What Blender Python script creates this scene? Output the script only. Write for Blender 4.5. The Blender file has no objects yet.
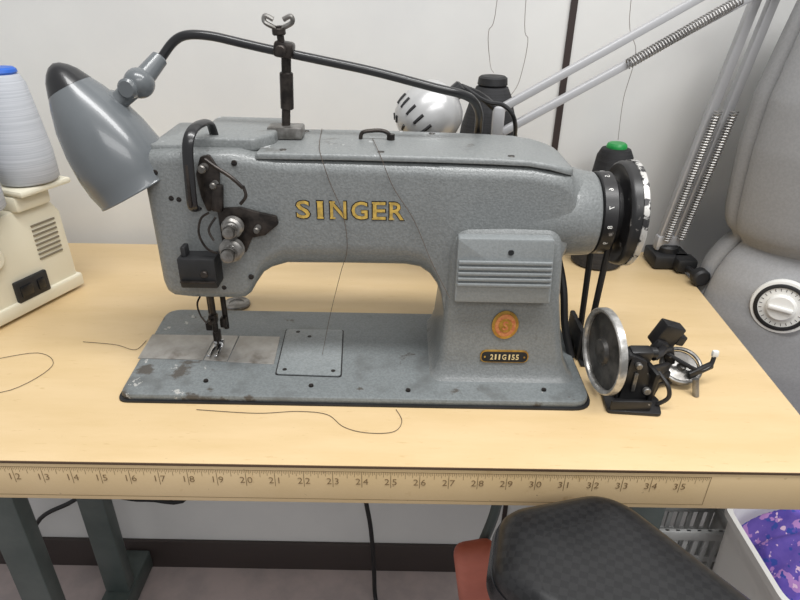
import bpy, bmesh, math, random
from mathutils import Vector, Matrix, noise, Euler
random.seed(4)
S=bpy.context.scene
COL=S.collection
ORG={}
# ---------------------------------------------------------------- materials
def lin(c):
    return tuple(((x/255)/12.92 if x/255<=.04045 else ((x/255+.055)/1.055)**2.4) for x in c)+(1,)
def mat(name,c,rough=.5,metal=0.,c2=None,scale=20,bump=0.,bscale=200,lo=.4,hi=.6,coat=0.,stretch=None,detail=6,spec=.5,extra=None,wear=None):
    m=bpy.data.materials.new(name); m.use_nodes=True
    nt=m.node_tree; N=nt.nodes; b=N['Principled BSDF']
    b.inputs['Base Color'].default_value=lin(c)
    b.inputs['Roughness'].default_value=rough; b.inputs['Metallic'].default_value=metal
    b.inputs['Specular IOR Level'].default_value=spec
    b.inputs['Coat Weight'].default_value=coat
    tc=N.new('ShaderNodeTexCoord'); mp=N.new('ShaderNodeMapping')
    nt.links.new(tc.outputs['Object'],mp.inputs['Vector'])
    if stretch: mp.inputs['Scale'].default_value=stretch
    prev=None
    def layer(col,sc,l,h,prevout,det,gates=None):
        n=N.new('ShaderNodeTexNoise'); n.inputs['Scale'].default_value=sc; n.inputs['Detail'].default_value=det; n.inputs['Roughness'].default_value=.6
        nt.links.new(mp.outputs[0],n.inputs['Vector'])
        val=n.outputs['Fac']
        for (ax,f0,f1,amt) in (gates or []):
            sp=N.new('ShaderNodeSeparateXYZ'); nt.links.new(tc.outputs['Object'],sp.inputs[0])
            gr=N.new('ShaderNodeMapRange'); gr.inputs['From Min'].default_value=f0; gr.inputs['From Max'].default_value=f1; gr.inputs['To Max'].default_value=amt
            nt.links.new(sp.outputs[ax],gr.inputs['Value'])
            ad=N.new('ShaderNodeMath'); ad.operation='ADD'; nt.links.new(val,ad.inputs[0]); nt.links.new(gr.outputs[0],ad.inputs[1]); val=ad.outputs[0]
        r=N.new('ShaderNodeMapRange'); r.inputs['From Min'].default_value=l; r.inputs['From Max'].default_value=h
        nt.links.new(val,r.inputs['Value'])
        mx=N.new('ShaderNodeMix'); mx.data_type='RGBA'
        nt.links.new(r.outputs[0],mx.inputs['Factor'])
        if prevout is None: mx.inputs['A'].default_value=lin(c)
        else: nt.links.new(prevout,mx.inputs['A'])
        mx.inputs['B'].default_value=lin(col)
        return mx.outputs['Result']
    if c2: prev=layer(c2,scale,lo,hi,None,detail)
    for (col,sc,l,h,det) in (extra or []): prev=layer(col,sc,l,h,prev,det)
    for (col,sc,l,h,det,gates) in (wear or []): prev=layer(col,sc,l,h,prev,det,gates)
    if prev is not None: nt.links.new(prev,b.inputs['Base Color'])
    if bump:
        n=N.new('ShaderNodeTexNoise'); n.inputs['Scale'].default_value=bscale; n.inputs['Detail'].default_value=3
        nt.links.new(mp.outputs[0],n.inputs['Vector'])
        bp=N.new('ShaderNodeBump'); bp.inputs['Strength'].default_value=bump; bp.inputs['Distance'].default_value=.001
        nt.links.new(n.outputs['Fac'],bp.inputs['Height']); nt.links.new(bp.outputs[0],b.inputs['Normal'])
    return m
m_wall=mat('wall_paint',(215,215,213),.8,c2=(208,208,207),scale=3,bump=.1,bscale=90)
m_floor=mat('floor_vinyl',(184,170,168),.5,c2=(168,157,156),scale=12)
m_base=mat('baseboard_rubber',(58,50,48),.5)
m_stripe=mat('dark_strip',(50,40,38),.6)
m_wood=mat('birch_laminate',(214,188,146),.36,c2=(206,179,134),scale=6,stretch=(1,5,1),lo=.35,hi=.65,extra=[((192,162,116),60,.64,.78,4),((172,148,114),150,.70,.73,6)],spec=.4)
m_ink=mat('ruler_ink',(120,96,64),.6)
m_edge=mat('edge_shadow_strip',(80,60,42),.6)  # shadow tone for the strip along the front edge of the top
m_leg=mat('green_grey_steel',(84,92,90),.45,c2=(70,80,78),scale=10)
m_paint=mat('hammered_grey_paint',(123,126,126),.36,c2=(112,115,115),scale=420,detail=2,bump=.45,bscale=520,coat=.15,
  wear=[((88,88,88),60,.74,.80,8,[(2,.06,.12,.12)]),((180,180,178),120,.82,.84,8,[(2,.095,.122,.16),(0,-.05,-.21,.05)]),((70,66,62),40,.76,.84,8,[(2,.01,-.04,.10),(0,-.10,-.18,.08)])])
m_cover=mat('worn_cover_paint',(127,130,130),.38,c2=(117,120,120),scale=420,detail=2,bump=.35,bscale=520,
  wear=[((98,98,96),30,.66,.74,8,[(0,.06,-.12,.09)]),((182,184,184),60,.705,.72,10,[(0,.02,-.14,.09)])])
m_bed=mat('worn_bed_paint',(120,125,126),.4,c2=(109,114,115),scale=420,detail=2,bump=.35,bscale=520,
  wear=[((96,99,99),18,.58,.70,9,[(1,-.02,-.08,.06),(0,.1,-.2,.05)]),((78,74,69),26,.66,.70,10,[(0,-.10,-.24,.11),(1,-.03,-.088,.07)]),((172,171,167),60,.745,.76,10,[(0,-.04,-.22,.11),(1,-.05,-.088,.06)])])
m_accp=mat('access_plate_paint',(134,139,140),.36,c2=(122,127,128),scale=420,detail=2,bump=.3,bscale=520)
m_steel=mat('bare_steel',(150,148,145),.35,.75,c2=(105,102,98),scale=60,bump=.1)
m_plate=mat('slide_plate_steel',(168,165,160),.32,.45,c2=(150,146,140),scale=40,extra=[((120,113,105),18,.58,.68,9)])
m_chrome=mat('chrome',(215,215,215),.15,1.,c2=(190,190,190),scale=10)
m_ring=mat('worn_bright_ring',(208,206,203),.3,.55,c2=(150,148,144),scale=70)
m_spring=mat('dull_spring_steel',(172,170,168),.4,.5,c2=(140,138,136),scale=30)
m_black=mat('black_enamel',(26,26,28),.3,coat=.3)
m_blackm=mat('matte_black',(34,34,36),.55,c2=(24,24,25),scale=30)
m_worn=mat('worn_black',(36,35,36),.38,c2=(24,24,25),scale=30,extra=[((138,134,130),70,.65,.68,8)])
m_bronze=mat('oily_dark_steel',(64,58,54),.38,.6,c2=(38,34,32),scale=90)
m_panel=mat('ribbed_panel_paint',(138,142,143),.36,c2=(130,134,135),scale=420,bump=.2,bscale=520)
m_gold=mat('gold_lettering',(206,172,84),.4,.15,c2=(170,142,72),scale=160)
m_brass=mat('brass',(196,158,78),.3,.7,c2=(160,122,60),scale=80)
m_cream_ink=mat('plate_lettering',(228,204,150),.5)
m_red=mat('badge_red',(178,100,66),.4,c2=(196,132,80),scale=300)
m_shade=mat('grey_lamp_enamel',(101,105,108),.27,c2=(93,97,100),scale=8,coat=.25)
m_silver=mat('silver_lamp_paint',(190,190,190),.3,.4)
m_arm=mat('grey_lamp_arm',(176,176,178),.36,.3)
m_white=mat('white_plastic',(225,224,220),.4)
m_thread=mat('white_thread',(190,193,199),.8,c2=(172,176,183),scale=8,stretch=(1,1,90),bump=.3)
m_blue=mat('blue_plastic',(40,96,190),.4)
m_green=mat('green_plastic',(34,150,72),.4)
m_bthread=mat('black_thread',(42,42,45),.7,c2=(26,26,28),scale=8,stretch=(1,1,120),bump=.4)
m_cream=mat('cream_plastic',(220,214,194),.4,c2=(214,208,188),scale=4)
m_cdark=mat('cream_shadow_slot',(120,112,96),.6)
m_form=mat('grey_foam_fabric',(150,150,151),.95,c2=(144,144,145),scale=300,bump=.25,bscale=700)
m_leather=mat('black_vinyl',(24,24,26),.33,spec=.5)
m_rubber=mat('black_rim_plastic',(22,23,26),.25)
m_knee=mat('orange_pink_pad',(196,112,92),.55,c2=(178,98,80),scale=12)
m_crate=mat('clear_grey_plastic',(172,173,172),.4,c2=(158,159,158),scale=10)
m_fab=mat('purple_print_fabric',(92,76,172),.85,c2=(118,96,188),scale=18,extra=[((188,140,206),52,.58,.60,2),((58,82,170),64,.61,.63,2),((232,200,226),84,.66,.68,2)])
m_cord=mat('black_cord',(22,22,24),.5)
m_thinth=mat('dark_loose_thread',(86,74,64),.8)
m_greyth=mat('grey_loose_thread',(140,134,130),.8)
nt=m_leather.node_tree; N=nt.nodes
vo=N.new('ShaderNodeTexChecker'); vo.inputs['Scale'].default_value=170
tc=N.new('ShaderNodeTexCoord'); mp=N.new('ShaderNodeMapping'); mp.inputs['Rotation'].default_value=(0,0,.35)
nt.links.new(tc.outputs['Object'],mp.inputs['Vector']); nt.links.new(mp.outputs[0],vo.inputs['Vector'])
vo.inputs['Color1'].default_value=(.008,.008,.009,1); vo.inputs['Color2'].default_value=(.0135,.0135,.0145,1)
nt.links.new(vo.outputs['Color'],N['Principled BSDF'].inputs['Base Color'])
bp=N.new('ShaderNodeBump'); bp.inputs['Strength'].default_value=.18; bp.inputs['Distance'].default_value=.0004
nt.links.new(vo.outputs['Fac'],bp.inputs['Height']); nt.links.new(bp.outputs[0],N['Principled BSDF'].inputs['Normal'])

# ---------------------------------------------------------------- geometry
class G:
    def __init__(s): s.V=[];s.F=[];s.I=[]
    def add(s,vs,fs,mi=0):
        o=len(s.V); s.V+= [Vector(v) for v in vs]; s.F+=[[i+o for i in f] for f in fs]; s.I+=[mi]*len(fs); return s
    def bm(s,bm,M=None,mi=0):
        bm.verts.ensure_lookup_table(); bm.verts.index_update()
        vs=[(M@v.co if M else v.co.copy()) for v in bm.verts]
        fs=[[v.index for v in f.verts] for f in bm.faces]
        bm.free(); return s.add(vs,fs,mi)
    def box(s,c,size,r=0.,rot=(0,0,0),seg=2,M=None,mi=0):
        b=bmesh.new(); bmesh.ops.create_cube(b,size=1)
        for v in b.verts: v.co=Vector((v.co.x*size[0],v.co.y*size[1],v.co.z*size[2]))
        if r>0: bmesh.ops.bevel(b,geom=b.edges[:],offset=r,segments=seg,affect='EDGES',profile=.5)
        T=Matrix.Translation(c)@Euler(rot).to_matrix().to_4x4()
        if M: T=M@T
        return s.bm(b,T,mi)
    def lathe(s,p,d,prof,n=32,mi=0,sc=(1,1)):
        p=Vector(p); d=Vector(d).normalized()
        up=Vector((0,0,1)) if abs(d.z)<.9 else Vector((0,1,0))
        a=d.cross(up).normalized(); b=a.cross(d).normalized()
        vs=[];fs=[];
        for h,r in prof:
            for i in range(n):
                t=2*math.pi*i/n
                vs.append(p+d*h+a*math.cos(t)*r*sc[0]+b*math.sin(t)*r*sc[1])
        for k in range(len(prof)-1):
            for i in range(n):
                j=(i+1)%n
                fs.append([k*n+i,k*n+j,(k+1)*n+j,(k+1)*n+i])
        if prof[0][1]>1e-6: fs.append(list(range(n))[::-1])
        if prof[-1][1]>1e-6: fs.append([(len(prof)-1)*n+i for i in range(n)])
        return s.add(vs,fs,mi)
    def cyl(s,p1,p2,r,r2=None,n=24,bev=0.,mi=0):
        p1=Vector(p1);p2=Vector(p2); L=(p2-p1).length; r2=r if r2 is None else r2
        if bev: prof=[(0,r-bev),(bev,r),(L-bev,r2),(L,r2-bev)]
        else: prof=[(0,r),(L,r2)]
        return s.lathe(p1,p2-p1,prof,n,mi)
    def tube(s,pts,r,n=10,sub=6,closed=False,mi=0,flat=1.):
        P=[Vector(p) for p in pts]
        if sub>1 and len(P)>2:
            Q=[]; m=len(P)
            rng=range(m if closed else m-1)
            for i in rng:
                if closed: a,b,c,d=P[(i-1)%m],P[i],P[(i+1)%m],P[(i+2)%m]
                else: a,b,c,d=P[max(i-1,0)],P[i],P[i+1],P[min(i+2,m-1)]
                for k in range(sub):
                    t=k/sub
                    Q.append(.5*((2*b)+(c-a)*t+(2*a-5*b+4*c-d)*t*t+(3*b-a-3*c+d)*t**3))
            if not closed: Q.append(P[-1])
            P=Q
        m=len(P); vs=[];fs=[]; nrm=None
        for i in range(m):
            if closed: T=(P[(i+1)%m]-P[i-1])
            else: T=P[min(i+1,m-1)]-P[max(i-1,0)]
            if T.length<1e-9: T=Vector((0,0,1))
            T.normalize()
            if nrm is None:
                nrm=T.cross(Vector((0,0,1)) if abs(T.z)<.9 else Vector((0,1,0))).normalized()
            else:
                nrm=(nrm-T*nrm.dot(T)).normalized()
            bn=T.cross(nrm)
            rr=r[i*len(r)//m] if isinstance(r,(list,tuple)) else r
            for k in range(n):
                t=2*math.pi*k/n
                vs.append(P[i]+nrm*math.cos(t)*rr+bn*math.sin(t)*rr*flat)
        for i in range(m if closed else m-1):
            j=(i+1)%m
            for k in range(n):
                l=(k+1)%n
                fs.append([i*n+k,i*n+l,j*n+l,j*n+k])
        if not closed:
            fs.append(list(range(n))[::-1]); fs.append([(m-1)*n+k for k in range(n)])
        return s.add(vs,fs,mi)
    def loft(s,rings,cap=True,mi=0):
        n=len(rings[0]); vs=[v for r in rings for v in r]; fs=[]
        for k in range(len(rings)-1):
            for i in range(n):
                j=(i+1)%n
                fs.append([k*n+i,k*n+j,(k+1)*n+j,(k+1)*n+i])
        if cap:
            fs.append(list(range(n))[::-1]); fs.append([(len(rings)-1)*n+i for i in range(n)])
        return s.add(vs,fs,mi)
    def prism(s,poly,d0,d1,axis='z',bev=0.,seg=2,mi=0,M=None):
        b=bmesh.new()
        def co(p,d): return (p[0],p[1],d) if axis=='z' else ((p[0],d,p[1]) if axis=='y' else (d,p[0],p[1]))
        A=[b.verts.new(co(p,d0)) for p in poly]; B=[b.verts.new(co(p,d1)) for p in poly]
        n=len(poly)
        f1=b.faces.new(A); f2=b.faces.new(B[::-1])
        for i in range(n): b.faces.new([A[i],B[i],B[(i+1)%n],A[(i+1)%n]])
        bmesh.ops.recalc_face_normals(b,faces=b.faces[:])
        if bev:
            es=list(f1.edges)+list(f2.edges)
            bmesh.ops.bevel(b,geom=es,offset=bev,segments=seg,affect='EDGES',profile=.5)
        return s.bm(b,M,mi)
    def sph(s,c,r,sc=(1,1,1),n=16,mi=0):
        b=bmesh.new(); bmesh.ops.create_uvsphere(b,u_segments=n*2,v_segments=n,radius=r)
        for v in b.verts: v.co=Vector((v.co.x*sc[0]+c[0],v.co.y*sc[1]+c[1],v.co.z*sc[2]+c[2]))
        return s.bm(b,None,mi)
    def text(s,txt,h,org,xd,ud,ext=.0004,width=None,bold=0.,mi=0,spacing=1.):
        cu=bpy.data.curves.new('t','FONT'); cu.body=txt; cu.align_x='LEFT'; cu.size=1; cu.extrude=.02; cu.offset=bold; cu.space_character=spacing
        cu.resolution_u=3
        o=bpy.data.objects.new('t',cu); COL.objects.link(o)
        bpy.context.view_layer.update()
        me=o.evaluated_get(bpy.context.evaluated_depsgraph_get()).to_mesh()
        xs=[v.co.x for v in me.vertices]; ys=[v.co.y for v in me.vertices]
        x0,x1,y0,y1=min(xs),max(xs),min(ys),max(ys)
        k=h/(y1-y0); kx=k if width is None else width/(x1-x0)
        xd=Vector(xd).normalized(); ud=Vector(ud).normalized(); nd=xd.cross(ud)
        vs=[Vector(org)+xd*((v.co.x-(x0+x1)/2)*kx)+ud*((v.co.y-(y0+y1)/2)*k)+nd*(v.co.z/.02*ext) for v in me.vertices]
        fs=[list(p.vertices) for p in me.polygons]
        o.evaluated_get(bpy.context.evaluated_depsgraph_get()).to_mesh_clear()
        bpy.data.objects.remove(o)
        return s.add(vs,fs,mi)

def rpoly(pts,r,n=6):
    out=[]; m=len(pts)
    for i,p in enumerate(pts):
        rr=r[i] if isinstance(r,(list,tuple)) else r
        p=Vector(p[:2]); a=Vector(pts[i-1][:2]); b=Vector(pts[(i+1)%m][:2])
        if rr<=0: out.append(tuple(p)); continue
        u=(a-p).normalized(); v=(b-p).normalized()
        ang=u.angle(v); t=rr/math.tan(ang/2); t=min(t,(a-p).length*.49,(b-p).length*.49)
        A=p+u*t;B=p+v*t
        for k in range(n+1):
            q=k/n; out.append(tuple((1-q)**2*A+2*q*(1-q)*p+q*q*B))
    return out
def rring(x,y0,y1,z0,z1,rs,n=8):
    if not isinstance(rs,(list,tuple)): rs=[rs]*4
    C=[(y0,z0,1,1),(y0,z1,1,-1),(y1,z1,-1,-1),(y1,z0,-1,1)]
    AN=[(1.5*math.pi,math.pi),(math.pi,.5*math.pi),(.5*math.pi,0),(0,-.5*math.pi)]
    out=[]
    for i,(y,z,sy,sz) in enumerate(C):
        r=rs[i]; cy=y+sy*r; cz=z+sz*r; a0,a1=AN[i]
        for k in range(n+1):
            t=a0+(a1-a0)*k/n
            out.append(Vector((x,cy+r*math.cos(t),cz+r*math.sin(t))))
    return out
def empty(name,loc,label,cat,group=None):
    o=bpy.data.objects.new(name,None); o.location=loc; o.empty_display_size=.02
    COL.objects.link(o); ORG[o]=Vector(loc); o['label']=label; o['category']=cat
    if group:o['group']=group
    return o
def mk(name,g,mats,parent=None,label=None,cat=None,kind=None,group=None,smooth=35):
    V=g.V; mn=Vector([min(v[i] for v in V) for i in range(3)]); mx=Vector([max(v[i] for v in V) for i in range(3)])
    c=(mn+mx)/2
    if parent is None: c.z=mn.z
    me=bpy.data.meshes.new(name); me.from_pydata([v-c for v in V],[],g.F)
    if not isinstance(mats,(list,tuple)): mats=[mats]
    for m in mats: me.materials.append(m)
    for p,i in zip(me.polygons,g.I): p.material_index=i; p.use_smooth=True
    b=bmesh.new(); b.from_mesh(me); bmesh.ops.recalc_face_normals(b,faces=b.faces[:]); b.to_mesh(me); b.free()
    me.set_sharp_from_angle(angle=math.radians(smooth))
    o=bpy.data.objects.new(name,me); COL.objects.link(o)
    ORG[o]=c.copy()
    if parent: o.parent=parent; o.location=c-ORG[parent]
    else: o.location=c
    if label:o['label']=label
    if cat:o['category']=cat
    if kind:o['kind']=kind
    if group:o['group']=group
    return o
FZ=-.8; WY=.92
# ================================================================ room
mk('wall_back',G().box((0,WY+.03,.3),(3.2,.06,2.2)),m_wall,kind='structure')
mk('floor',G().box((0,.0,FZ-.02),(3.2,1.84,.04)),m_floor,kind='structure')
mk('baseboard_back',G().box((0,WY-.004,FZ+.042),(3.2,.008,.084),.002),m_base,kind='structure')
mk('trim_1',G().box((.231,WY-.002,.3),(.009,.004,1.9)),m_stripe,kind='structure')
# ================================================================ table
T=empty('sewing_table',(-.17,.64,FZ),'light birch laminate industrial sewing table with printed ruler edge','table')
TP=[(-.78,.398),(.400,.402),(.432,.895),(-.78,.889)]
mk('table_top',G().prism(TP,-.046,0,bev=.0012),m_wood,T)
g=G()
g.prism([(-.779,.3972),(.3995,.4012),(.3995,.4022),(-.779,.3982)],-.0026,-.0004)  # thin dark strip paints the edge shadow between top and front face
mk('edge_shadow_strip',g,m_edge,T,label='dark strip painting the shadow line along the table edge')
g=G()
def yf(x): return .398+(x+.78)/1.18*.004-.0002
def fl(x0,x1,z0,z1):
    g.add([(x0,yf(x0),z0),(x1,yf(x1),z0),(x1,yf(x1),z1),(x0,yf(x0),z1)],[[0,1,2,3]])
XE=.281
fl(-.78,XE,-.0072,-.0067); fl(-.78,XE,-.0410,-.0405); fl(XE-.0005,XE,-.041,-.0067)
for n16 in range(-17*16,(36-12)*16+1):
    n=12+n16/16; x=-.3434+(n-12)*.026
    if x>XE-.002: break
    k=n16%16
    L=.019 if k==0 else (.0080 if k==8 else (.0062 if k%4==0 else (.0046 if k%2==0 else .0034)))
    w=.00026 if k==0 else .00019
    fl(x-w,x+w,-.0068-L,-.0068)
mk('ruler_scale',g,m_ink,T,smooth=1)
g=G()
for n in range(1,36):
    x=-.3434+(n-12)*.026
    if x<-.5: continue
    st=str(n)
    if len(st)==2:
        for d,ch in zip((-.0034,.0034),st): g.text(ch,.0070,(x+d,yf(x)-.0001,-.0185),(1,0,0),(0,0,1),.0001,bold=-.014)
mk('ruler_numerals',g,m_ink,T,smooth=1)
for x in (-.57,.358):
    for y in (.63,.82):
        g=G().box((x,y,(FZ+.06-.046)/2),(.05,.03,-FZ-.046-.06),.004)
        mk('leg',g,m_leg,T)
    g=G().box((x,.70,FZ+.035),(.055,.42,.05),.005)
    mk('foot_rail',g,m_leg,T)
    g=G().box((x,.70,-.06),(.06,.4,.028),.004)
    mk('top_bracket',g,m_leg,T)
# ================================================================ sewing machine
SM=empty('sewing_machine',(-.04,.575,0),'grey hammered-paint industrial sewing machine with gold lettering on a worn bed','sewing machine')
bedp=rpoly([(-.281,.486),(.195,.486),(.197,.664),(-.293,.664)],[.012,.022,.02,.02])
big=rpoly([(-.2835,.4835),(.1975,.4835),(.1995,.6665),(-.2955,.6665)],[.012,.022,.02,.02])
mk('bed_gap_shade',G().prism(big,0.0003,.0022),m_blackm,SM,label='dark gap around the bed')  # black sheet under the bed stands in for the shaded gap around it
bed=mk('bed',G().prism(bedp,.001,.009,bev=.003),m_bed,SM,label='worn grey flat bed')
mk('slide_plate',G().prism([(-.2865,.550),(-.2145,.549),(-.2145,.600),(-.289,.600)],.0085,.0098,bev=.0004),m_plate,bed,label='polished stained steel slide plate')
mk('slide_plate',G().prism([(-.187,.546),(-.136,.543),(-.1395,.600),(-.187,.600)],.0085,.0098,bev=.0004),m_plate,bed,label='polished stained steel slide plate')
g=G().prism([(-.2135,.5485),(-.188,.5465),(-.188,.6),(-.2135,.6)],.0085,.0101,bev=.0004)
g.box((-.203,.575,.0102),(.004,.012,.001),mi=1)
mk('needle_plate',g,[m_plate,m_blackm],bed)
g=G()
rp=rpoly([(-.131,.523),(-.060,.521),(-.0665,.618),(-.136,.618)],.004)
rp2=rpoly([(-.1298,.5244),(-.0614,.5224),(-.0678,.6166),(-.1346,.6166)],.004)
g.prism(rp,.0085,.0094,mi=1); g.prism(rp2,.0086,.0106,bev=.0006)
mk('access_plate',g,[m_accp,m_blackm],bed,label='lighter grey square access plate')
for x,y in [(-.122,.532),(-.070,.531),(-.09,.505),(.01,.50),(-.2,.51),(.15,.505),(-.105,.60),(-.12,.61)]:
    g=G(); g.lathe((x,y,.0092),(0,0,1),[(0,.0026),(.0016,.0024)],16); g.box((x,y,.0109),(.004,.0006,.0003),mi=1)
    mk('bed_screw',g,[m_bronze,m_blackm],bed)
# arm + head
g=G(); R=[]
def A(x,y0,y1,z0,z1,r): R.append(rring(x,y0,y1,z0,z1,r))
A(-.2395,.548,.636,.103,.234,.014)
A(-.2380,.542,.641,.098,.238,.014)
A(-.2345,.538,.644,.094,.240,.013)
A(-.229,.536,.646,.092,.241,.012)
A(-.210,.535,.646,.091,.242,.011)
A(-.170,.535,.646,.091,.242,.011)
A(-.158,.535,.646,.092,.242,.011)
A(-.152,.536,.645,.096,.242,.012)
A(-.146,.537,.645,.106,.241,.013)
A(-.139,.538,.644,.115,.239,[.02,.012,.012,.02])
A(-.130,.538,.643,.120,.237,[.024,.012,.012,.02])
A(-.115,.538,.642,.123,.235,[.03,.012,.012,.02])
A(-.05,.538,.642,.123,.235,[.032,.013,.012,.02])
A(.005,.538,.642,.123,.234,[.032,.013,.012,.02])
A(.020,.538,.642,.121,.234,[.030,.013,.012,.02])
A(.030,.537,.642,.116,.233,[.024,.013,.012,.02])
A(.037,.536,.642,.108,.233,[.018,.013,.012,.02])
A(.042,.536,.642,.096,.233,[.012,.013,.012,.02])
A(.045,.536,.642,.078,.233,[.008,.013,.012,.02])
A(.047,.536,.642,.050,.233,[.006,.013,.012,.02])
A(.10,.537,.642,.050,.232,[.006,.013,.012,.02])
A(.120,.537,.642,.050,.231,[.006,.013,.012,.02])
A(.148,.538,.641,.050,.2265,[.008,.014,.014,.02])
A(.155,.539,.640,.120,.2245,[.02,.016,.016,.02])
A(.160,.540,.636,.130,.2225,[.03,.024,.024,.03])
A(.166,.543,.630,.133,.219,[.04,.036,.036,.04])
A(.180,.545,.627,.134,.216,[.04,.04,.04,.04])
A(.190,.545,.625,.135,.215,[.0399]*4)
A(.193,.548,.622,.138,.212,[.0369]*4)
g.loft(R)
C=[]
def K(z,x0,x1,y0,y1,r):
    C.append([Vector((p.y,p.z,z)) for p in rring(0,x0,x1,y0,y1,r)])
K(.006,.030,.190,.514,.656,.014)
K(.010,.034,.185,.519,.654,.014)
K(.016,.038,.180,.523,.652,.013)
K(.030,.0415,.174,.526,.648,.012)
K(.060,.044,.167,.5275,.645,.011)
K(.10,.0455,.161,.5285,.642,.011)
K(.14,.0465,.158,.5295,.642,.011)
K(.158,.048,.156,.531,.64,.011)
K(.168,.051,.153,.5335,.64,.011)
K(.176,.056,.149,.539,.64,.011)
K(.19,.060,.140,.552,.64,.011)
g.loft(C)
g.lathe((.03,.5785,.174),(1,0,0),[(0,.030),(.03,.0385),(.07,.0415),(.12,.0420),(.158,.0405),(.161,.038)],40)
arm=mk('arm',g,m_paint,SM,smooth=38)
# top cover: lofted along X so that the lid is gently raised and slopes at its right end
g=G(); R=[]
for x,y0,y1,z1 in [(-.1335,.541,.642,.2385),(-.132,.5402,.643,.2405),(-.05,.5402,.6425,.2408),(.02,.5404,.6425,.2402),(.08,.5406,.642,.2392),(.115,.5408,.6415,.2380),(.135,.541,.641,.2350),(.150,.5420,.639,.2310),(.157,.547,.634,.2285),(.1605,.556,.625,.2265)]:
    b0=z1-.0058; R.append(rring(x,y0,y1,b0,z1,[.0008,.0034,.0034,.0008],6))
g.loft(R)
mk('top_cover',g,m_cover,SM,label='chipped grey top cover plate with sloped end',smooth=50)
g=G()
g.prism(rpoly([(-.196,.552),(-.136,.552),(-.122,.575),(-.120,.648),(-.196,.650)],.006),.238,.2505,bev=.0028,seg=3)
g.prism(rpoly([(-.231,.546),(-.198,.546),(-.198,.645),(-.235,.642)],.005),.238,.2450,bev=.002)
mk('head_cover',g,m_cover,SM,label='chipped raised cover over the head')
for x,y,z in [(-.11,.552,.2403),(-.02,.551,.2402),(.10,.552,.2382),(-.10,.63,.2403),(.03,.632,.2398)]:
    g=G()
    g.lathe((x,y,z),(0,0,1),[(0,.0035),(.0010,.0031)],16); g.box((x,y,z+.0011),(.0055,.0008,.0004),mi=1)
    mk('cover_screw',g,[m_steel,m_blackm],SM)
g=G(); g.tube([(-.042,.60,.240),(-.040,.60,.247),(-.030,.60,.249),(-.020,.60,.249),(-.014,.60,.246),(-.012,.60,.240)],.002); g.cyl((-.012,.60,.240),(-.012,.60,.246),.004)
mk('thread_guide',g,m_bronze,SM,label='small bent steel rod guide')
# lettering
g=G(); 
for i,ch in enumerate('SINGER'):
    xs=[-.0925,-.0765,-.0595,-.0395,-.0210,-.0045][i]; wd=[.0125,.0050,.0150,.0150,.0120,.0135][i]
    g.text(ch,.0190,(xs,.53775,.1885),(1,0,0),(0,0,1),.0002,width=wd+.0022,bold=.030,mi=1)
    g.text(ch,.0172,(xs,.53755,.1885),(1,0,0),(0,0,1),.0003,width=wd,bold=.012,mi=0)
    for sz in (-1,1):
        if ch in 'INER': g.box((xs-(0 if ch=='I' else wd*.36),.5374,.1885+sz*.0079),(.0058 if ch=='I' else .0050,.0004,.0014))
mk('gold_lettering',g,[m_gold,m_bronze],arm,label='gold lettering outlined in black')
# ribbed panel
g=G(); g.prism(rpoly([(.0530,.1035),(.1465,.1035),(.1425,.1705),(.0530,.1705)],.003),.5175,.531,axis='y',bev=.0014)
for i in range(5):
    z=.1235+i*.0058
    g.prism(rpoly([(.0545,z-.0018),(.1444-i*.0003,z-.0018),(.1444-i*.0003,z+.0018),(.0545,z+.0018)],.0012),.5150,.518,axis='y',bev=.0009)
g.lathe((.103,.5178,.1570),(0,-1,0),[(0,.0030),(.0012,.0026)],16,mi=1)
mk('side_panel',g,[m_panel,m_black],SM,label='grey bevelled side panel with raised ribs')
g=G()
g.lathe((.107,.5275,.0735),(0,-1,0),[(0,.0135),(.0015,.0135),(.0018,.0115)],40,sc=(1,1.2))
g.lathe((.107,.5257,.0735),(0,-1,0),[(0,.0105),(.0006,.0105)],40,mi=1,sc=(1,1.22))
g.lathe((.107,.5252,.0735),(0,-1,0),[(0,.0070),(.0005,.0068)],40,mi=0,sc=(1,1.15))
g.text('S',.010,(.107,.5246,.0735),(1,0,0),(0,0,1),.0002,bold=.02,mi=1)
mk('maker_badge',g,[m_brass,m_red],SM,label='oval brass and red badge')
g=G()
def pill(w,h): return rpoly([(.1095-w,.0365-h),(.1095+w,.0365-h),(.1095+w,.0365+h),(.1095-w,.0365+h)],h*.95)
g.prism(pill(.0250,.0072),.5245,.527,axis='y'); g.prism(pill(.0238,.0060),.5240,.5255,axis='y',mi=1)
xx=[-.0125,-.0085,-.0045,.0005,.0058,.0098,.0140]
for ch,dx in zip('211G155',xx): g.text(ch,.0062,(.1087+dx,.5238,.0365),(1,0,0),(0,0,1),.0002,width=(.0016 if ch=='1' else (.0042 if ch=='G' else .0032)),bold=.006,mi=2)
for sx in (-.0205,.0205): g.lathe((.1095+sx,.524,.0365),(0,-1,0),[(0,.0012),(.0006,.001)],10)
mk('model_plate',g,[m_brass,m_blackm,m_cream_ink],SM,label='small black and brass number plate')
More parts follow.
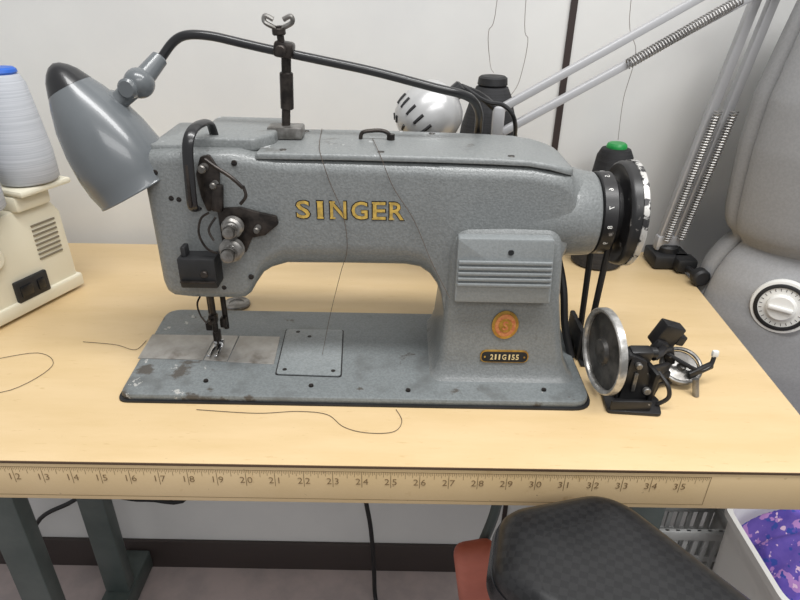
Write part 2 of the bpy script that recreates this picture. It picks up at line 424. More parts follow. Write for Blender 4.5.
# tension assembly
g=G()
g.prism(rpoly([(-.187,.222),(-.181,.238),(-.173,.240),(-.165,.226),(-.168,.205),(-.172,.190),(-.181,.186),(-.185,.20)],.003),.532,.5365,axis='y',bev=.0008)
g.prism(rpoly([(-.172,.190),(-.150,.191),(-.132,.186),(-.117,.183),(-.116,.175),(-.129,.164),(-.142,.161),(-.149,.146),(-.166,.143),(-.171,.155)],.003),.532,.5365,axis='y',bev=.0008)
g.box((-.168,.527,.202),(.010,.007,.026),.002,rot=(0,.12,0))
g.tube([(-.174,.524,.238),(-.165,.522,.232),(-.152,.520,.224),(-.142,.520,.214)],.0018)
g.tube([(-.142,.520,.216),(-.140,.519,.207),(-.146,.520,.199)],.0015)
g.tube([(-.173,.52,.150),(-.182,.518,.156),(-.187,.518,.170),(-.184,.52,.184),(-.176,.52,.190)],.0011)
g.tube([(-.170,.52,.186),(-.176,.514,.176),(-.172,.512,.166)],.0011)
tens=mk('thread_tension_unit',g,m_bronze,SM,label='oily dark tension unit')
def disc(x,z,r):
    g=G(); y=.530
    g.lathe((x,y,z),(0,-1,0),[(0,r*.8),(.003,r),(.004,r),(.006,r*.6),(.008,r*.6),(.010,r),(.011,r),(.013,r*.8),(.0135,r*.45),(.020,r*.42),(.0205,r*.52),(.0245,r*.52),(.025,r*.4)],36)
    g.tube([(x+math.cos(a*1.0)*r*.62,y-.0135-a*.0004,z+math.sin(a*1.0)*r*.62) for a in range(0,20)],.0006,n=6,sub=2)
    mk('tension_disc',g,m_steel,tens,label='worn steel tension discs with spring')
disc(-.1565,.1755,.0098); disc(-.160,.1525,.0115)
for a,r in [((-.178,.229),.0038),((-.170,.214),.0032),((-.135,.172),.0030)]:
    mk('tension_screw',G().cyl((a[0],.533,a[1]),(a[0],.522,a[1]),r,bev=.001),m_steel,tens)
g=G()
P=[(-.1900,.531,.190),(-.1905,.525,.1915),(-.1900,.521,.200),(-.1880,.519,.225),(-.1865,.519,.245),(-.1850,.522,.256),(-.183,.531,.2625),(-.180,.546,.2645),(-.177,.560,.262),(-.176,.566,.250)]
g.tube(P,.0050,n=12,flat=.5)
g.box((-.1895,.5174,.215),(.0030,.003,.040),.001,rot=(0,.06,0),mi=1)
mk('take_up_guard',g,[m_black,m_bronze],SM,label='narrow black vertical guard strap')
g=G()
g.box((-.193,.525,.1305),(.036,.022,.031),.002); g.box((-.205,.524,.150),(.005,.012,.012),.0015); g.cyl((-.186,.515,.131),(-.186,.511,.131),.0035,bev=.0008,mi=1)
g.box((-.193,.513,.1225),(.034,.003,.002),.0005,mi=1)
mk('knee_lift_block',g,[m_blackm,m_bronze],SM,label='black block on the head')
for x,z in [(-.214,.198),(-.207,.197),(-.213,.112),(-.148,.118),(-.225,.222),(-.176,.106),(-.152,.232)]:
    g=G(); g.lathe((x,.5362,z),(0,-1,0),[(0,.0028),(.0014,.0024)],14); g.box((x,.5347,z),(.0042,.0004,.0006),mi=1)
    mk('head_screw',g,[m_bronze,m_blackm],SM)
g=G(); g.cyl((-.204,.572,.032),(-.204,.572,.10),.0032,bev=.0005); g.box((-.204,.570,.050),(.009,.010,.011),.002); g.cyl((-.204,.567,.05),(-.204,.559,.05),.0024)
g.cyl((-.204,.572,.012),(-.204,.572,.032),.0008)
mk('needle_bar',g,m_bronze,SM)
g=G(); g.cyl((-.212,.590,.028),(-.212,.590,.10),.0036,bev=.0005); g.box((-.213,.585,.034),(.009,.014,.011),.002)
g.cyl((-.198,.592,.025),(-.198,.592,.10),.0030); g.box((-.199,.588,.036),(.007,.011,.012),.002)
g.box((-.206,.580,.022),(.008,.009,.015),.002)
g.tube([(-.214,.578,.078),(-.218,.568,.070),(-.214,.560,.060),(-.207,.556,.052)],.0010,n=8)
mk('presser_bar',g,m_bronze,SM)
g=G(); g.box((-.2080,.566,.0120),(.0034,.025,.0030),.001); g.box((-.2000,.566,.0120),(.0034,.025,.0030),.001); g.box((-.204,.578,.0145),(.011,.008,.006),.002); g.box((-.2080,.551,.0140),(.0034,.008,.0025),.0008,rot=(-.5,0,0)); g.box((-.2000,.551,.0140),(.0034,.008,.0025),.0008,rot=(-.5,0,0))
mk('presser_foot',g,m_chrome,SM)
# handwheel
ax=(1,0,0)
mk('bearing_collar',G().lathe((.187,.585,.174),ax,[(0,.036),(.001,.0380),(.005,.0380),(.006,.034),(.008,.034)],48),m_worn,SM,label='worn black collar')
HW=mk('handwheel',G().lathe((.193,.585,.174),ax,[(0,.034),(.0005,.0405),(.0015,.0415),(.014,.0415),(.0155,.040),(.016,.032),(.022,.032),(.0245,.036),(.0250,.044),(.0232,.0475),(.0232,.0495),(.0248,.0515),(.027,.0522),(.0375,.0525),(.0385,.051),(.0385,.047),(.036,.040),(.034,.018),(.044,.017),(.046,.010)],64),m_worn,SM,label='black handwheel with worn bright rim')
g=G()
for i in range(14):
    a=2*math.pi*i/14
    nrm=Vector((0,math.cos(a),math.sin(a)))
    g.text(str((i%9)+1),.0048,Vector((.200,.585,.174))+nrm*.0417,nrm.cross(Vector((1,0,0)))*-1,(-1,0,0),.0001)
mk('stitch_numerals',g,m_white,HW,label='white numerals on the collar')
m_rim=mat('worn_rim',(200,198,194),.35,.35,c2=(56,55,56),scale=70,lo=.52,hi=.56)
mk('wheel_rim',G().lathe((.2260,.585,.174),ax,[(0,.0520),(.0003,.0534),(.0052,.0536),(.0062,.0528),(.0066,.050)],64),m_rim,HW,label='thin scuffed bright metal rim')
g=G()
g.tube([(.208,.556,.165),(.208,.558,.150),(.209,.566,.08),(.210,.574,.002)],.0035,n=8)
g.tube([(.208,.614,.165),(.208,.612,.150),(.209,.606,.08),(.210,.600,.002)],.0035,n=8)
g.box((.210,.587,.0015),(.012,.05,.002),.0005)
mk('drive_belt',g,m_cord,SM,label='black rubber drive belt')
g=G(); g.tube([(.165,.64,.13),(.176,.625,.11),(.182,.60,.08),(.186,.585,.04),(.196,.575,.004)],.0042,n=10); g.box((.2045,.60,.020),(.006,.05,.038),.002)
mk('belt_guard',g,m_blackm,SM,label='black belt guard bracket')
g=G(); g.lathe((-.214,.692,0),(0,0,1),[(0,.0175),(.003,.0175),(.0045,.016),(.0045,.010),(.003,.009)],32)
mk('metal_disc',g,m_steel,label='small dark steel disc lying on the table',cat='disc')

# ================================================================ machine lamp
ML=empty('machine_lamp',(-.115,.60,.241),'grey bullet-shaped task lamp on a black rod clamped to the machine','lamp')
sd=Vector((.46,-.03,-.88)).normalized(); tip=Vector((-.308,.562,.308))
prof=[(.018,.0195),(.030,.0258),(.048,.0332),(.070,.0388),(.092,.0418),(.108,.0420),(.121,.0402),(.1225,.0408),(.1235,.0404),(.121,.0385),(.10,.0385),(.05,.031),(.025,.020)]
sh=mk('lamp_shade',G().lathe(tip,sd,prof,56),m_shade,ML)
mk('shade_cap',G().lathe(tip,sd,[(-.003,.0005),(-.001,.006),(.003,.0108),(.009,.0155),(.020,.0208),(.0205,.019)],56),m_black,ML,label='black pointed cap')
mk('light_bulb',G().lathe(tip+sd*.045,sd,[(0,.012),(.02,.013),(.035,.022),(.05,.026),(.065,.022),(.070,.001)],24),m_white,ML)
g=G()
g.cyl((-.264,.562,.275),(-.232,.575,.300),.0085,.0085,bev=.002); g.sph((-.240,.572,.294),.0135); g.cyl((-.240,.572,.294),(-.224,.59,.314),.0095,.0075,bev=.001)
g.cyl((-.246,.555,.291),(-.242,.588,.291),.009,bev=.002); g.box((-.265,.565,.276),(.018,.02,.022),.005,rot=(0,.6,0))
mk('swivel_joint',g,m_shade,ML)
g=G(); g.tube([(-.2275,.595,.310),(-.214,.60,.326),(-.200,.60,.3325),(-.178,.60,.332),(-.150,.60,.3265),(-.1247,.60,.3215),(-.075,.60,.3125),(-.027,.60,.3035),(.030,.602,.290),(.055,.607,.284),(.068,.616,.277),(.077,.632,.262),(.080,.650,.240),(.080,.658,.20),(.078,.662,.12)],.0042,n=14)
mk('lamp_rod',g,m_black,ML)
g=G()
g.box((-.115,.60,.2470),(.034,.022,.012),.002,mi=1)
g.cyl((-.115,.60,.25),(-.112,.60,.29),.0042); g.cyl((-.1125,.60,.268),(-.111,.60,.302),.0064,bev=.001); g.cyl((-.111,.60,.30),(-.110,.60,.318),.0046)
mk('clamp_post',g,[m_bronze,m_steel],ML)
g=G()
g.box((-.111,.598,.322),(.018,.018,.014),.003,rot=(0,.15,0)); g.cyl((-.113,.598,.325),(-.1145,.597,.342),.0033)
g.cyl((-.1145,.597,.334),(-.1148,.597,.340),.0062,bev=.001)
g.cyl((-.112,.588,.322),(-.112,.581,.322),.005,bev=.001)
mk('rod_clamp',g,m_bronze,ML)
g=G()
g.tube([(-.1148,.597,.339),(-.120,.597,.341),(-.127,.597,.345),(-.126,.597,.350),(-.119,.597,.347)],.0022,n=8)
g.tube([(-.1148,.597,.339),(-.109,.597,.341),(-.102,.597,.345),(-.103,.597,.350),(-.110,.597,.347)],.0022,n=8)
mk('wing_nut',g,m_steel,ML)

# ================================================================ architect lamp
AL=empty('architect_lamp',(.410,.845,0),'silver-grey swing-arm desk lamp with spring-balanced arms clamped to the table','lamp')
g=G(); g.box((.408,.850,.012),(.055,.050,.022),.005); g.cyl((.405,.848,.02),(.405,.848,.034),.016,bev=.003)
g.cyl((.425,.815,.010),(.427,.775,.012),.0045); g.cyl((.427,.785,.0135),(.4275,.768,.0135),.0125,bev=.003); g.box((.424,.825,.013),(.03,.03,.02),.004)
mk('lamp_clamp',g,m_blackm,AL,label='black clamp with thumbscrew')
def bar(a,b,w,d):
    a=Vector(a);b=Vector(b); z=(b-a).normalized(); y=Vector((0,1,0)); x=y.cross(z).normalized(); y=z.cross(x)
    Mx=Matrix(((x.x,y.x,z.x,0),(x.y,y.y,z.y,0),(x.z,y.z,z.z,0),(0,0,0,1)))
    g.box((0,0,0),(w,d,(b-a).length),.0015,M=Matrix.Translation((a+b)/2)@Mx)
g=G()
e1=Vector((.391,.85,.028)); e1b=Vector((.413,.85,.030)); el=Vector((.452,.853,.430)); elb=Vector((.474,.853,.425))
bar(e1,el,.0120,.012); bar(e1b,elb,.0120,.012); g.box((.403,.85,.036),(.036,.016,.024),.004)
mk('lower_arm',g,m_arm,AL)
g=G()
u0=Vector((.466,.84,.425)); u1=Vector((.112,.735,.246)); w0=Vector((.470,.84,.393)); w1=Vector((.118,.735,.220))
bar(u0,u1,.0092,.010); bar(w0,w1,.0092,.010); g.box((.465,.846,.413),(.030,.012,.055),.004)
g.box((.113,.735,.233),(.014,.012,.036),.003)
mk('upper_arm',g,m_arm,AL)
def spring(a,b,r,turns):
    a=Vector(a);b=Vector(b);d=(b-a);L=d.length;d.normalize();x=d.cross(Vector((0,1,0))).normalized();y=d.cross(x)
    pts=[]
    for i in range(turns*8+1):
        t=i/(turns*8); q=2*math.pi*i/8
        pts.append(a+d*L*t+x*math.cos(q)*r+y*math.sin(q)*r)
    return G().tube(pts,.0010,n=5,sub=1)
mk('spring',spring((.424,.837,.232),(.396,.837,.042),.0050,52),m_spring,AL)
mk('spring',spring((.446,.837,.232),(.417,.837,.045),.0050,52),m_spring,AL)
mk('spring',spring((.400,.806,.366),(.268,.770,.296),.0056,40),m_spring,AL)
g=G()
ha=Vector((.058,.72,.2665)); hd=Vector((-.76,-.12,-.64)).normalized()
g.lathe(ha,hd,[(0,.009),(.002,.015),(.005,.022),(.012,.0300),(.024,.0350),(.040,.0362),(.054,.0345),(.064,.0295),(.071,.021),(.0745,.011),(.0755,.002)],44)
hd_o=mk('lamp_head',g,m_silver,AL,label='silver vented lamp head')
aa=hd.cross(Vector((0,0,1))).normalized(); bb=aa.cross(hd)
g=G()
for i in range(16):
    q=2*math.pi*i/16; rd=(aa*math.cos(q)+bb*math.sin(q))
    g.tube([ha+hd*.043+rd*.0357,ha+hd*.050+rd*.0350,ha+hd*.0565+rd*.0332],.0019,n=6,sub=2)
for i in range(10):
    q=2*math.pi*i/10; rd=(aa*math.cos(q)+bb*math.sin(q))
    g.tube([ha+hd*.066+rd*.0272,ha+hd*.0705+rd*.0210],.0018,n=6,sub=1)
mk('vent_slot',g,m_blackm,hd_o,label='dark vent slots')
g=G(); g.cyl(ha-hd*.012,ha+hd*.004,.009,bev=.002); g.tube([ha-hd*.010,(.090,.735,.262),(.112,.735,.246)],.0045,n=10); g.tube([ha-hd*.012,(.092,.70,.262),(.112,.70,.258),(.125,.70,.245),(.13,.71,.22),(.12,.72,.18)],.0026,n=8)
mk('lamp_socket',g,m_black,AL)

# ================================================================ thread cones + stand
def cone(loc,h,r0,r1,mt,mcap,label,hcap=.008,group='cones of sewing thread',cr=.95):
    e=empty('thread_cone',loc,label,'thread cone',group=group)
    L=Vector(loc)
    mk('thread_winding',G().lathe(L+Vector((0,0,.001)),(0,0,1),[(0,r0*.94),(.003,r0),(h*.25,r0*.99),(h*.6,r0*.82),(h-hcap-.014,r1*1.25),(h-hcap-.004,r1*1.0),(h-hcap-.001,.008)],40),mt,e)
    mk('cone_core',G().lathe(L,(0,0,1),[(0,r0*.6),(.004,r0*.6),(.0045,r1*.6),(h-hcap-.006,r1*.7),(h-hcap,r1*cr),(h-.002,r1*cr*.95),(h,r1*cr*.8),(h,.004)],40),mcap,e)
    return e
cone((.112,.80,.120),.156,.044,.020,m_bthread,m_blackm,'cone of black thread on a thread stand',.010)
cone((.302,.853,0),.183,.038,.020,m_bthread,m_green,'black thread cone with small green plastic tip',.005,cr=.72)
g=G(); g.lathe((.112,.80,0),(0,0,1),[(0,.055),(.012,.055),(.014,.05)],40); g.cyl((.112,.80,.01),(.112,.80,.114),.006); g.lathe((.112,.80,.112),(0,0,1),[(0,.046),(.006,.046),(.008,.042)],40)
mk('thread_stand',g,m_blackm,label='black spool stand behind the sewing machine',cat='thread stand')

# ================================================================ serger
SG=empty('overlock_machine',(-.58,.72,0),'cream plastic overlock sewing machine with side vents and socket','overlock machine')
e1=Vector((.936,-.352,0)); e2=Vector((.352,.936,0)); C0=Vector((-.487,.609,0))
MS=Matrix(((e1.x,e2.x,0,C0.x),(e1.y,e2.y,0,C0.y),(0,0,1,0),(0,0,0,1)))
g=G()
prof=rpoly([(.0,.010),(.136,.010),(.134,.112),(.122,.130),(.014,.130),(.004,.118)],.009)
g.prism(prof,-.28,0,axis='x',bev=.004,M=MS)
g.prism(rpoly([(-.003,.004),(.140,.004),(.140,.022),(-.003,.022)],.004),-.285,.004,axis='x',bev=.003,M=MS)
g.box((-.090,.090,.136),(.080,.065,.022),.006,M=MS); g.box((-.130,.085,.156),(.14,.06,.04),.012,M=MS)
bd=mk('body',g,m_cream,SG)
g=G(); g.box((-.012,.108,.152),(.066,.072,.008),.003,M=MS); g.box((-.05,.03,.139),(.07,.06,.007),.003,M=MS); g.cyl(MS@Vector((-.016,.108,.12)),MS@Vector((-.016,.108,.152)),.012)
g.box((-.016,.095,.138),(.050,.050,.020),.005,M=MS)
mk('spool_tray',g,m_cream,SG)
g=G()
for i in range(8): g.box((.0,.105,.062+i*.0062),(.003,.034,.0022),M=MS)
mk('vent_slot',g,m_cdark,bd,label='dark vent slots')
g=G(); g.box((.002,.066,.034),(.006,.046,.028),.002,M=MS); g.box((.005,.056,.034),(.004,.016,.014),.001,M=MS,mi=1); g.box((.005,.077,.034),(.004,.010,.014),.001,M=MS,mi=1)
mk('power_socket',g,[m_blackm,m_rubber],bd,label='black power socket')
mk('side_knob',G().cyl(MS@Vector((-.001,.028,.085)),MS@Vector((.008,.028,.085)),.013,bev=.002),m_cream,bd)
for x,y in [(-.02,.02),(-.02,.125),(-.26,.02),(-.26,.125)]: mk('rubber_foot',G().cyl(MS@Vector((x,y,0)),MS@Vector((x,y,.006)),.009),m_blackm,SG)
cone((-.455,.715,.157),.130,.033,.018,m_thread,m_blue,'white thread cone with blue plastic top',.005)
cone((-.479,.638,.1435),.120,.032,.018,m_thread,m_blue,'white thread cone on the overlock machine tray',.005)

# ================================================================ bobbin winder
BW=empty('bobbin_winder',(.235,.50,0),'black bobbin winder attachment with bright-rimmed wheel lying on table','bobbin winder')
g=G()
g.prism(rpoly([(.209,.480),(.262,.476),(.268,.500),(.262,.520),(.244,.530),(.214,.528)],.005),0,.004,bev=.001)
g.prism(rpoly([(.222,.004),(.262,.004),(.266,.022),(.252,.034),(.246,.050),(.232,.056),(.224,.048)],.004),.500,.506,axis='y',bev=.001)
g.box((.228,.512,.030),(.005,.024,.054),.0015,rot=(0,.08,0)); g.box((.256,.506,.022),(.006,.022,.036),.002,rot=(.1,0,.2))
g.cyl((.208,.511,.052),(.262,.517,.050),.0055,bev=.001); g.box((.243,.513,.050),(.024,.013,.016),.003,rot=(.2,.05,.1)); g.cyl((.218,.510,.052),(.226,.512,.052),.013,bev=.002)
g.tube([(.262,.49,.005),(.270,.487,.016),(.268,.49,.028),(.26,.50,.038)],.0022,n=8)
g.box((.232,.482,.009),(.040,.003,.012),.001)
g.tube([(.258,.515,.046),(.268,.522,.046),(.276,.532,.044),(.285,.540,.040)],.0045,n=10)
g.box((.270,.519,.028),(.034,.006,.012),.002,rot=(0,.2,.6)); g.box((.272,.523,.016),(.030,.010,.010),.002,rot=(0,0,.5))
g.box((.238,.4985,.026),(.004,.003,.022),.001,mi=1); g.cyl((.252,.500,.016),(.252,.495,.016),.004,mi=1,bev=.0008); g.cyl((.238,.500,.046),(.238,.495,.046),.0035,mi=1,bev=.0008)
mk('frame',g,[m_worn,m_steel],BW)
g=G(); nw=Vector((-.992,-.12,0)).normalized()
wc=Vector((.208,.511,.0545))
g.lathe(wc,nw,[(-.001,.0392),(.0035,.0392),(.0045,.0408),(.0040,.0428),(-.001,.0436),(-.001,.0440),(.0055,.0440),(.0066,.0428),(.006,.0402),(.0045,.0392),(-.001,.0392)],56)
mk('winder_wheel',g,m_ring,BW,label='thin bright worn metal wheel rim')
g=G().lathe(wc,nw,[(-.002,.0395),(.001,.0393),(.0015,.030),(.0035,.014),(.007,.012),(.009,.004)],48)
mk('wheel_face',g,mat('worn_wheel_face',(92,90,88),.42,.4,c2=(56,55,54),scale=50),BW,label='dark steel wheel face')
g=G()
g.box((.281,.544,.056),(.026,.014,.028),.002,rot=(.15,.35,.2)); g.box((.288,.545,.036),(.009,.011,.034),.002,rot=(0,-.3,0)); g.box((.271,.536,.042),(.014,.009,.022),.002,rot=(0,.4,0))
g.box((.296,.545,.050),(.010,.012,.012),.002,rot=(.1,.3,.2))
g.tube([(.282,.54,.036),(.302,.532,.027),(.318,.53,.020),(.330,.533,.024),(.334,.537,.034)],.0024,n=8)
g.box((.320,.531,.020),(.030,.005,.008),.0015,rot=(0,-.3,.3)); g.box((.268,.527,.005),(.05,.012,.005),.0015,rot=(0,0,.3))
g.tube([(.290,.544,.024),(.296,.541,.012),(.302,.539,.005)],.004,n=8)
mk('winder_arm',g,m_worn,BW)
g=G()
ring=[Vector((.302,.538,.021))+Vector((math.cos(t)*.021,math.sin(t)*.016,math.sin(t)*.011)) for t in [2*math.pi*i/20 for i in range(20)]]
g.tube(ring,.0022,n=8,closed=True,sub=2); g.lathe((.302,.539,.016),(0,-.55,.83),[(0,.0195),(.003,.0195),(.004,.005),(.010,.004)],32)
g.cyl((.312,.512,.0),(.309,.516,.019),.0033)
mk('small_pulley',g,m_steel,BW,label='small worn steel pulley and ring')
g=G(); g.box((.334,.537,.037),(.007,.005,.008),.0018); mk('white_tip',g,m_white,BW)

# ================================================================ dress form
DF=empty('dress_form',(.60,.79,FZ),'adjustable grey fabric-covered dress form beside the table','dress form')
def AB(z):
    tab=[(-.30,.150,.105),(-.2,.170,.120),(-.08,.178,.126),(-.02,.175,.124),(.03,.165,.117),(.055,.154,.106),(.070,.142,.094),(.078,.136,.088),(.082,.146,.102),(.092,.153,.110),(.11,.157,.114),(.15,.160,.118),(.20,.162,.123),(.26,.160,.121),(.32,.150,.109),(.38,.14,.095),(.44,.120,.08),(.47,.06,.05)]
    for i in range(len(tab)-1):
        if z<=tab[i+1][0]:
            t=(z-tab[i][0])/(tab[i+1][0]-tab[i][0]); t=max(0,min(1,t))
            return tab[i][1]+(tab[i+1][1]-tab[i][1])*t, tab[i][2]+(tab[i+1][2]-tab[i][2])*t
    return tab[-1][1:]
fc=Vector((.60,.77,0))
def panel(a0,a1,z0,z1,nz=110,na=18):
    g=G(); vs=[];fs=[]
    W=na+1
    for layer in (0,1):
        for i in range(nz+1):
            z=z0+(z1-z0)*i/nz
            a,b=AB(z)
            e=min(i,nz-i); pin=.008*max(0,1-e/2.2)**2
            for j in range(na+1):
                t=math.radians(a0+(a1-a0)*j/na); ej=min(j,na-j); pj=.007*max(0,1-ej/1.6)**2
                off=pin+pj+ (0.018 if layer else 0)
                vs.append((fc.x+(a-off)*math.cos(t),fc.y+(b-off)*math.sin(t),z))
    n=(nz+1)*W
    for i in range(nz):
        for j in range(na):
            p=i*W+j
            fs.append([p,p+1,p+W+1,p+W]); fs.append([n+p,n+p+W,n+p+W+1,n+p+1])
    for i in range(nz):
        for j in (0,na):
            p=i*W+j; fs.append([p,p+W,n+p+W,n+p])
    for j in range(na):
        for i in (0,nz):
            p=i*W+j; fs.append([p,p+1,n+p+1,n+p])
    return g.add(vs,fs)
for a in (270,0,90,180):
    mk('body_panel',panel(a+.8,a+89.2,-.28,.455),m_form,DF,smooth=70)
g=G(); rings=[]
for z in [-.27,-.2,-.1,0,.05,.078,.12,.2,.3,.4,.44]:
    a,b=AB(z); rings.append([Vector((fc.x+(a-.020)*math.cos(t),fc.y+(b-.020)*math.sin(t),z)) for t in [2*math.pi*i/40 for i in range(40)]])
g.loft(rings); mk('inner_core',g,m_blackm,DF)
g=G(); g.cyl((.60,.79,FZ+.02),(.60,.79,-.26),.014); g.lathe((.60,.79,FZ),(0,0,1),[(0,.045),(.012,.045),(.02,.03),(.03,.016)],40)
mk('stand_pole',g,m_white,DF)
dp=Vector((.490,.682,.018)); dn=Vector((-.60,-.80,.10)).normalized()
D=mk('adjustment_dial',G().lathe(dp-dn*.006,dn,[(0,.035),(.009,.0355),(.011,.0345),(.0115,.0325),(.0115,.001)],48),m_white,DF,label='white adjustment dial with dark ring')
DR=mk('dial_ring',G().lathe(dp+dn*.0045,dn,[(0,.0312),(.0020,.0310),(.0026,.0300),(.0026,.0266),(.0020,.0262),(0,.0262)],48),m_blackm,D,label='thin black dial ring')
g=G(); da=dn.cross(Vector((0,0,1))).normalized(); db=da.cross(dn)
for i in range(24):
    q=2*math.pi*i/24; rd=da*math.cos(q)+db*math.sin(q); g.tube([dp+dn*.0056+rd*.0215,dp+dn*.0056+rd*.0248],.0004,n=5,sub=1)
mk('dial_markings',g,m_blackm,D,label='dark tick markings around the dial')
g=G().lathe(dp+dn*.005,dn,[(0,.0175),(.004,.0170),(.0055,.0150),(.0055,.001)],36)
g.box((0,0,0),(.028,.005,.006),.0015,M=Matrix.Translation(dp+dn*.012)@dn.to_track_quat('Z','Y').to_matrix().to_4x4())
mk('dial_knob',g,m_white,D)

# ================================================================ office chair
OC=empty('office_chair',(.36,.0,FZ),'black vinyl office chair with embossed rounded armrest at the table','chair')
pad=rpoly([(.068,.300),(.084,.364),(.182,.389),(.262,.274),(.345,.12),(.270,.030),(.150,.200)],[.034,.034,.04,.05,.03,.03,.05],10)
pc=Vector((.195,.225))
def sc(k,z): return [Vector((pc.x+(p[0]-pc.x)*k,pc.y+(p[1]-pc.y)*k,z+.003)) for p in pad]
g=G(); g.loft([sc(.93,-.050),sc(.98,-.045),sc(1,-.037),sc(1,-.029),sc(.985,-.021)])
AR=mk('armrest',g,m_rubber,OC,label='glossy black armrest base',smooth=60)
g=G(); g.loft([sc(.96,-.026),sc(.975,-.021),sc(.972,-.015),sc(.95,-.0090),sc(.91,-.0045),sc(.84,-.0005),sc(.72,.0025),sc(.50,.0050),sc(.25,.0062),sc(.03,.0065)])
mk('armrest_pad',g,m_leather,AR,label='black diamond-embossed vinyl armrest pad',smooth=80)
g=G().tube([(.27,.13,-.042),(.28,.12,-.15),(.30,.08,-.30),(.34,.05,-.36)],.014,n=12); mk('armrest_support',g,m_rubber,OC)
g=G(); g.box((.46,-.05,-.32),(.46,.44,.08),.035,seg=4); mk('seat',g,m_leather,OC)
g=G(); g.box((.62,-.27,-.02),(.34,.06,.48),.028,rot=(0,0,.6),seg=4); g.box((.55,-.24,-.27),(.05,.03,.2),.01); mk('backrest',g,m_leather,OC)
g=G(); g.cyl((.46,-.05,FZ+.09),(.46,-.05,-.35),.025)
for i in range(5):
    a=2*math.pi*i/5+.3; p=Vector((.46+.24*math.cos(a),-.05+.24*math.sin(a),FZ+.07)); g.cyl((.46,-.05,FZ+.1),p,.022,.014); g.sph((p.x,p.y,FZ+.029),.029,n=10)
mk('chair_base',g,m_rubber,OC)

# ================================================================ knee lifter
KL=empty('knee_lifter',(.10,.50,-.047),'orange-pink padded knee lifter hanging from table underside','knee lifter')
g=G(); g.tube([(.118,.50,-.047),(.118,.50,-.10),(.112,.49,-.15),(.10,.475,-.18)],.006,n=10); g.box((.118,.50,-.058),(.04,.04,.02),.004)
mk('lifter_rod',g,m_leg,KL)
g=G(); g.box((.096,.466,-.236),(.048,.028,.145),.013,rot=(.15,-.15,.1),seg=4); mk('knee_pad',g,m_knee,KL)

# ================================================================ crates, bin, fabric
def crate(z0):
    e=empty('storage_crate',(.4725,.725,z0),'translucent grey slotted plastic storage crate stacked by the wall','crate',group='stacked plastic crates')
    g=G(); x0,x1,y0,y1=.392,.545,.680,.740; h=.205
    for y in (y0,y1):
        g.box(((x0+x1)/2,y,z0+h-.010),(x1-x0,.008,.020),.002); g.box(((x0+x1)/2,y,z0+.012),(x1-x0,.006,.024),.002)
        for k in range(9): g.box((x0+.008+(x1-x0-.016)*k/8,y,z0+h/2),(.008,.005,h),.001)
        for k in range(3): g.box(((x0+x1)/2,y,z0+.05+k*.045),(x1-x0,.004,.012),.001)
    for x in (x0,x1):
        g.box((x,(y0+y1)/2,z0+h-.010),(.008,y1-y0,.020),.002); g.box((x,(y0+y1)/2,z0+h/2),(.004,y1-y0,h-.01),.001)
    g.box(((x0+x1)/2,(y0+y1)/2,z0+.003),(x1-x0,y1-y0,.006),.001)
    mk('crate_body',g,m_crate,e)
crate(FZ); crate(FZ+.2055)
g=G(); 
def br(z,k): return [Vector((p[0],p[1],z)) for p in rpoly([(.492-k,.48-k),(.74+k,.48-k),(.74+k,.655+k),(.492-k,.655+k)],.03,8)]
g.loft([br(FZ,-.012),br(FZ+.25,-.006),br(-.315,0),br(-.312,.006),br(-.300,.006),br(-.298,.0),br(-.31,-.004),br(FZ+.02,-.014)])
mk('plastic_bin',g,m_white,label='white plastic bin holding printed fabric',cat='bin')
g=G(); nx,ny=70,50; vs=[];fs=[]
for i in range(nx+1):
    for j in range(ny+1):
        u=i/nx*2-1; v=j/ny*2-1
        x=.616+.110*u; y=.568+.070*v
        ed=max(abs(u),abs(v)); z=-.252-.05*max(0,ed-.6)/.4*(1.2)-.02*u*u
        q=u*2.2+v*.9+.5*math.sin(v*3)
        z+=.016*abs(math.sin(q*2.4))+.012*math.sin(u*5+v*3)+.006*noise.noise(Vector((u*3,v*3,1)))
        vs.append((x,y,z))
W=ny+1
for i in range(nx):
    for j in range(ny): p=i*W+j; fs.append([p,p+W,p+W+1,p+1])
top=len(vs); vs2=[(a,b,c-.05) for a,b,c in vs]; fs2=[[q+top for q in f[::-1]] for f in fs]
edge=[i*W for i in range(nx+1)]+[nx*W+j for j in range(1,W)]+[i*W+ny for i in range(nx-1,-1,-1)]+[j for j in range(ny-1,0,-1)]
side=[[edge[k],edge[(k+1)%len(edge)],edge[(k+1)%len(edge)]+top,edge[k]+top] for k in range(len(edge))]
g.add(vs+vs2,fs+fs2+side)
mk('folded_fabric',g,m_fab,label='folded purple and blue floral fabric in a bin',cat='fabric',smooth=60)

# ================================================================ cords and threads
mk('power_cord',G().tube([(-.066,.84,-.047),(-.066,.84,-.30),(-.062,.84,-.47),(-.050,.84,-.58),(-.044,.84,-.70),(-.042,.84,-.785),(-.03,.80,-.795)],.0045),m_cord,label='black power cord hanging down to the floor',cat='cord')
mk('power_cord',G().tube([(-.36,.87,-.047),(-.40,.87,-.50),(-.50,.87,-.545),(-.60,.87,-.53),(-.66,.87,-.56),(-.74,.87,-.62),(-.8,.87,-.78)],.0045),m_cord,label='black cord drooping beside the green-grey table leg',cat='cord')
def gp(pts,z=.0008): return [(x,y,z) for x,y in pts]
LT='dark loose thread curled on the table'
mk('loose_thread',G().tube(gp([(-.20,.474),(-.14,.470),(-.10,.474),(-.070,.470),(-.052,.452),(-.030,.444),(-.004,.446),(.004,.462),(-.002,.480)]),.0003,n=6),m_thinth,label=LT,cat='thread')
mk('loose_thread',G().tube(gp([(-.46,.55),(-.41,.57),(-.38,.545),(-.40,.50),(-.45,.49)]),.0003,n=6),m_thinth,label=LT,cat='thread')
mk('loose_thread',G().tube(gp([(-.37,.595),(-.33,.59),(-.303,.58),(-.298,.60)]),.0003,n=6),m_thinth,label=LT,cat='thread')
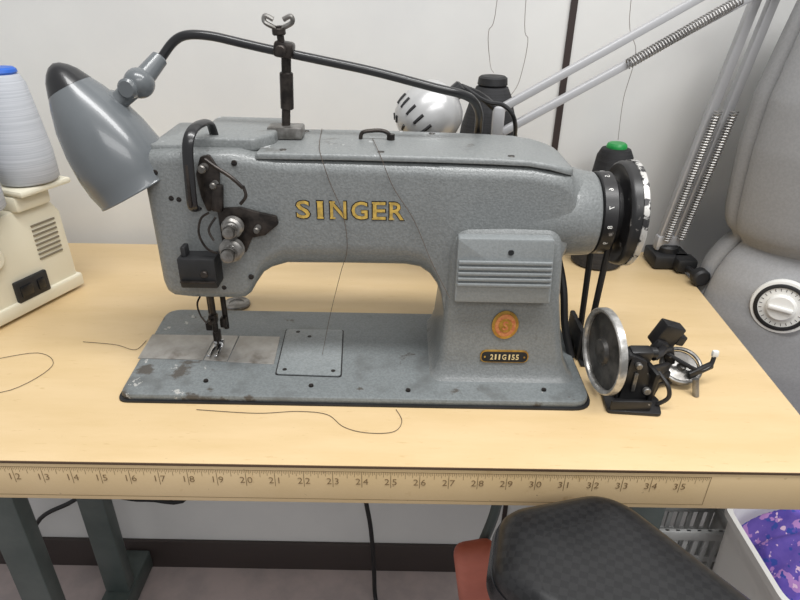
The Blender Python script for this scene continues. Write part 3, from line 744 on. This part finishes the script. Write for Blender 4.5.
LD='dark thread draped over the machine arm'
mk('loose_thread',G().tube([(-.085,.64,.2413),(-.08,.58,.2413),(-.074,.5395,.2405),(-.066,.5362,.215),(-.055,.5362,.185),(-.052,.5362,.15),(-.06,.545,.120),(-.075,.56,.06),(-.085,.56,.012)],.0003,n=6),m_thinth,label=LD,cat='thread')
mk('loose_thread',G().tube([(-.03,.60,.2413),(-.02,.5395,.2402),(-.008,.5362,.212),(.012,.5362,.18),(.03,.53,.14),(.048,.514,.11)],.0003,n=6),m_thinth,label=LD,cat='thread')
mk('hanging_thread',G().tube([(.118,.88,.60),(.12,.88,.36),(.112,.88,.32),(.118,.88,.28),(.112,.80,.280)],.0005,n=6),m_greyth,label='pale thread rising from a thread cone',cat='thread')
mk('hanging_thread',G().tube([(.155,.88,.60),(.158,.88,.35),(.166,.88,.31),(.16,.88,.26),(.15,.88,.24)],.0005,n=6),m_greyth,label='pale thread hanging beside the wall',cat='thread')
mk('hanging_thread',G().tube([(.30,.88,.60),(.295,.88,.36),(.31,.87,.30),(.305,.87,.24),(.302,.853,.187)],.0005,n=6),m_greyth,label='pale thread rising from a thread cone',cat='thread')

for o in list(S.objects):
    if o.parent is None: o.location.z+=-FZ
# ================================================================ lights
def area(name,loc,rot,size,sy,e,col=(1,1,1)):
    l=bpy.data.lights.new(name,'AREA'); l.shape='RECTANGLE'; l.size=size; l.size_y=sy; l.energy=e; l.color=col
    o=bpy.data.objects.new(name,l); o.location=loc; o.rotation_euler=rot; COL.objects.link(o); return o
area('ceiling_light',(.35,.1,2.5),(math.radians(6),0,0),1.8,.3,36,(1,.995,.985))
area('fill_light_right',(.7,-1.2,2.4),(math.radians(38),0,math.radians(18)),1.6,.5,17,(1,.995,.985))  # added fill from behind to brighten the right side, not a room fixture
w=bpy.data.worlds.new('World'); S.world=w; w.use_nodes=True
w.node_tree.nodes['Background'].inputs[0].default_value=(.98,.99,1,1); w.node_tree.nodes['Background'].inputs[1].default_value=.45
# ================================================================ camera
cam=bpy.data.cameras.new('camera'); cam.lens=27.05; cam.sensor_width=36; cam.clip_start=.01
co=bpy.data.objects.new('camera',cam); COL.objects.link(co)
M=Matrix.Translation((0,0,.38-FZ))@Matrix.Rotation(math.radians(62),4,'X')@Matrix.Rotation(math.radians(1.03),4,'Z')
co.matrix_world=M
S.camera=co
S.view_settings.view_transform='Standard'
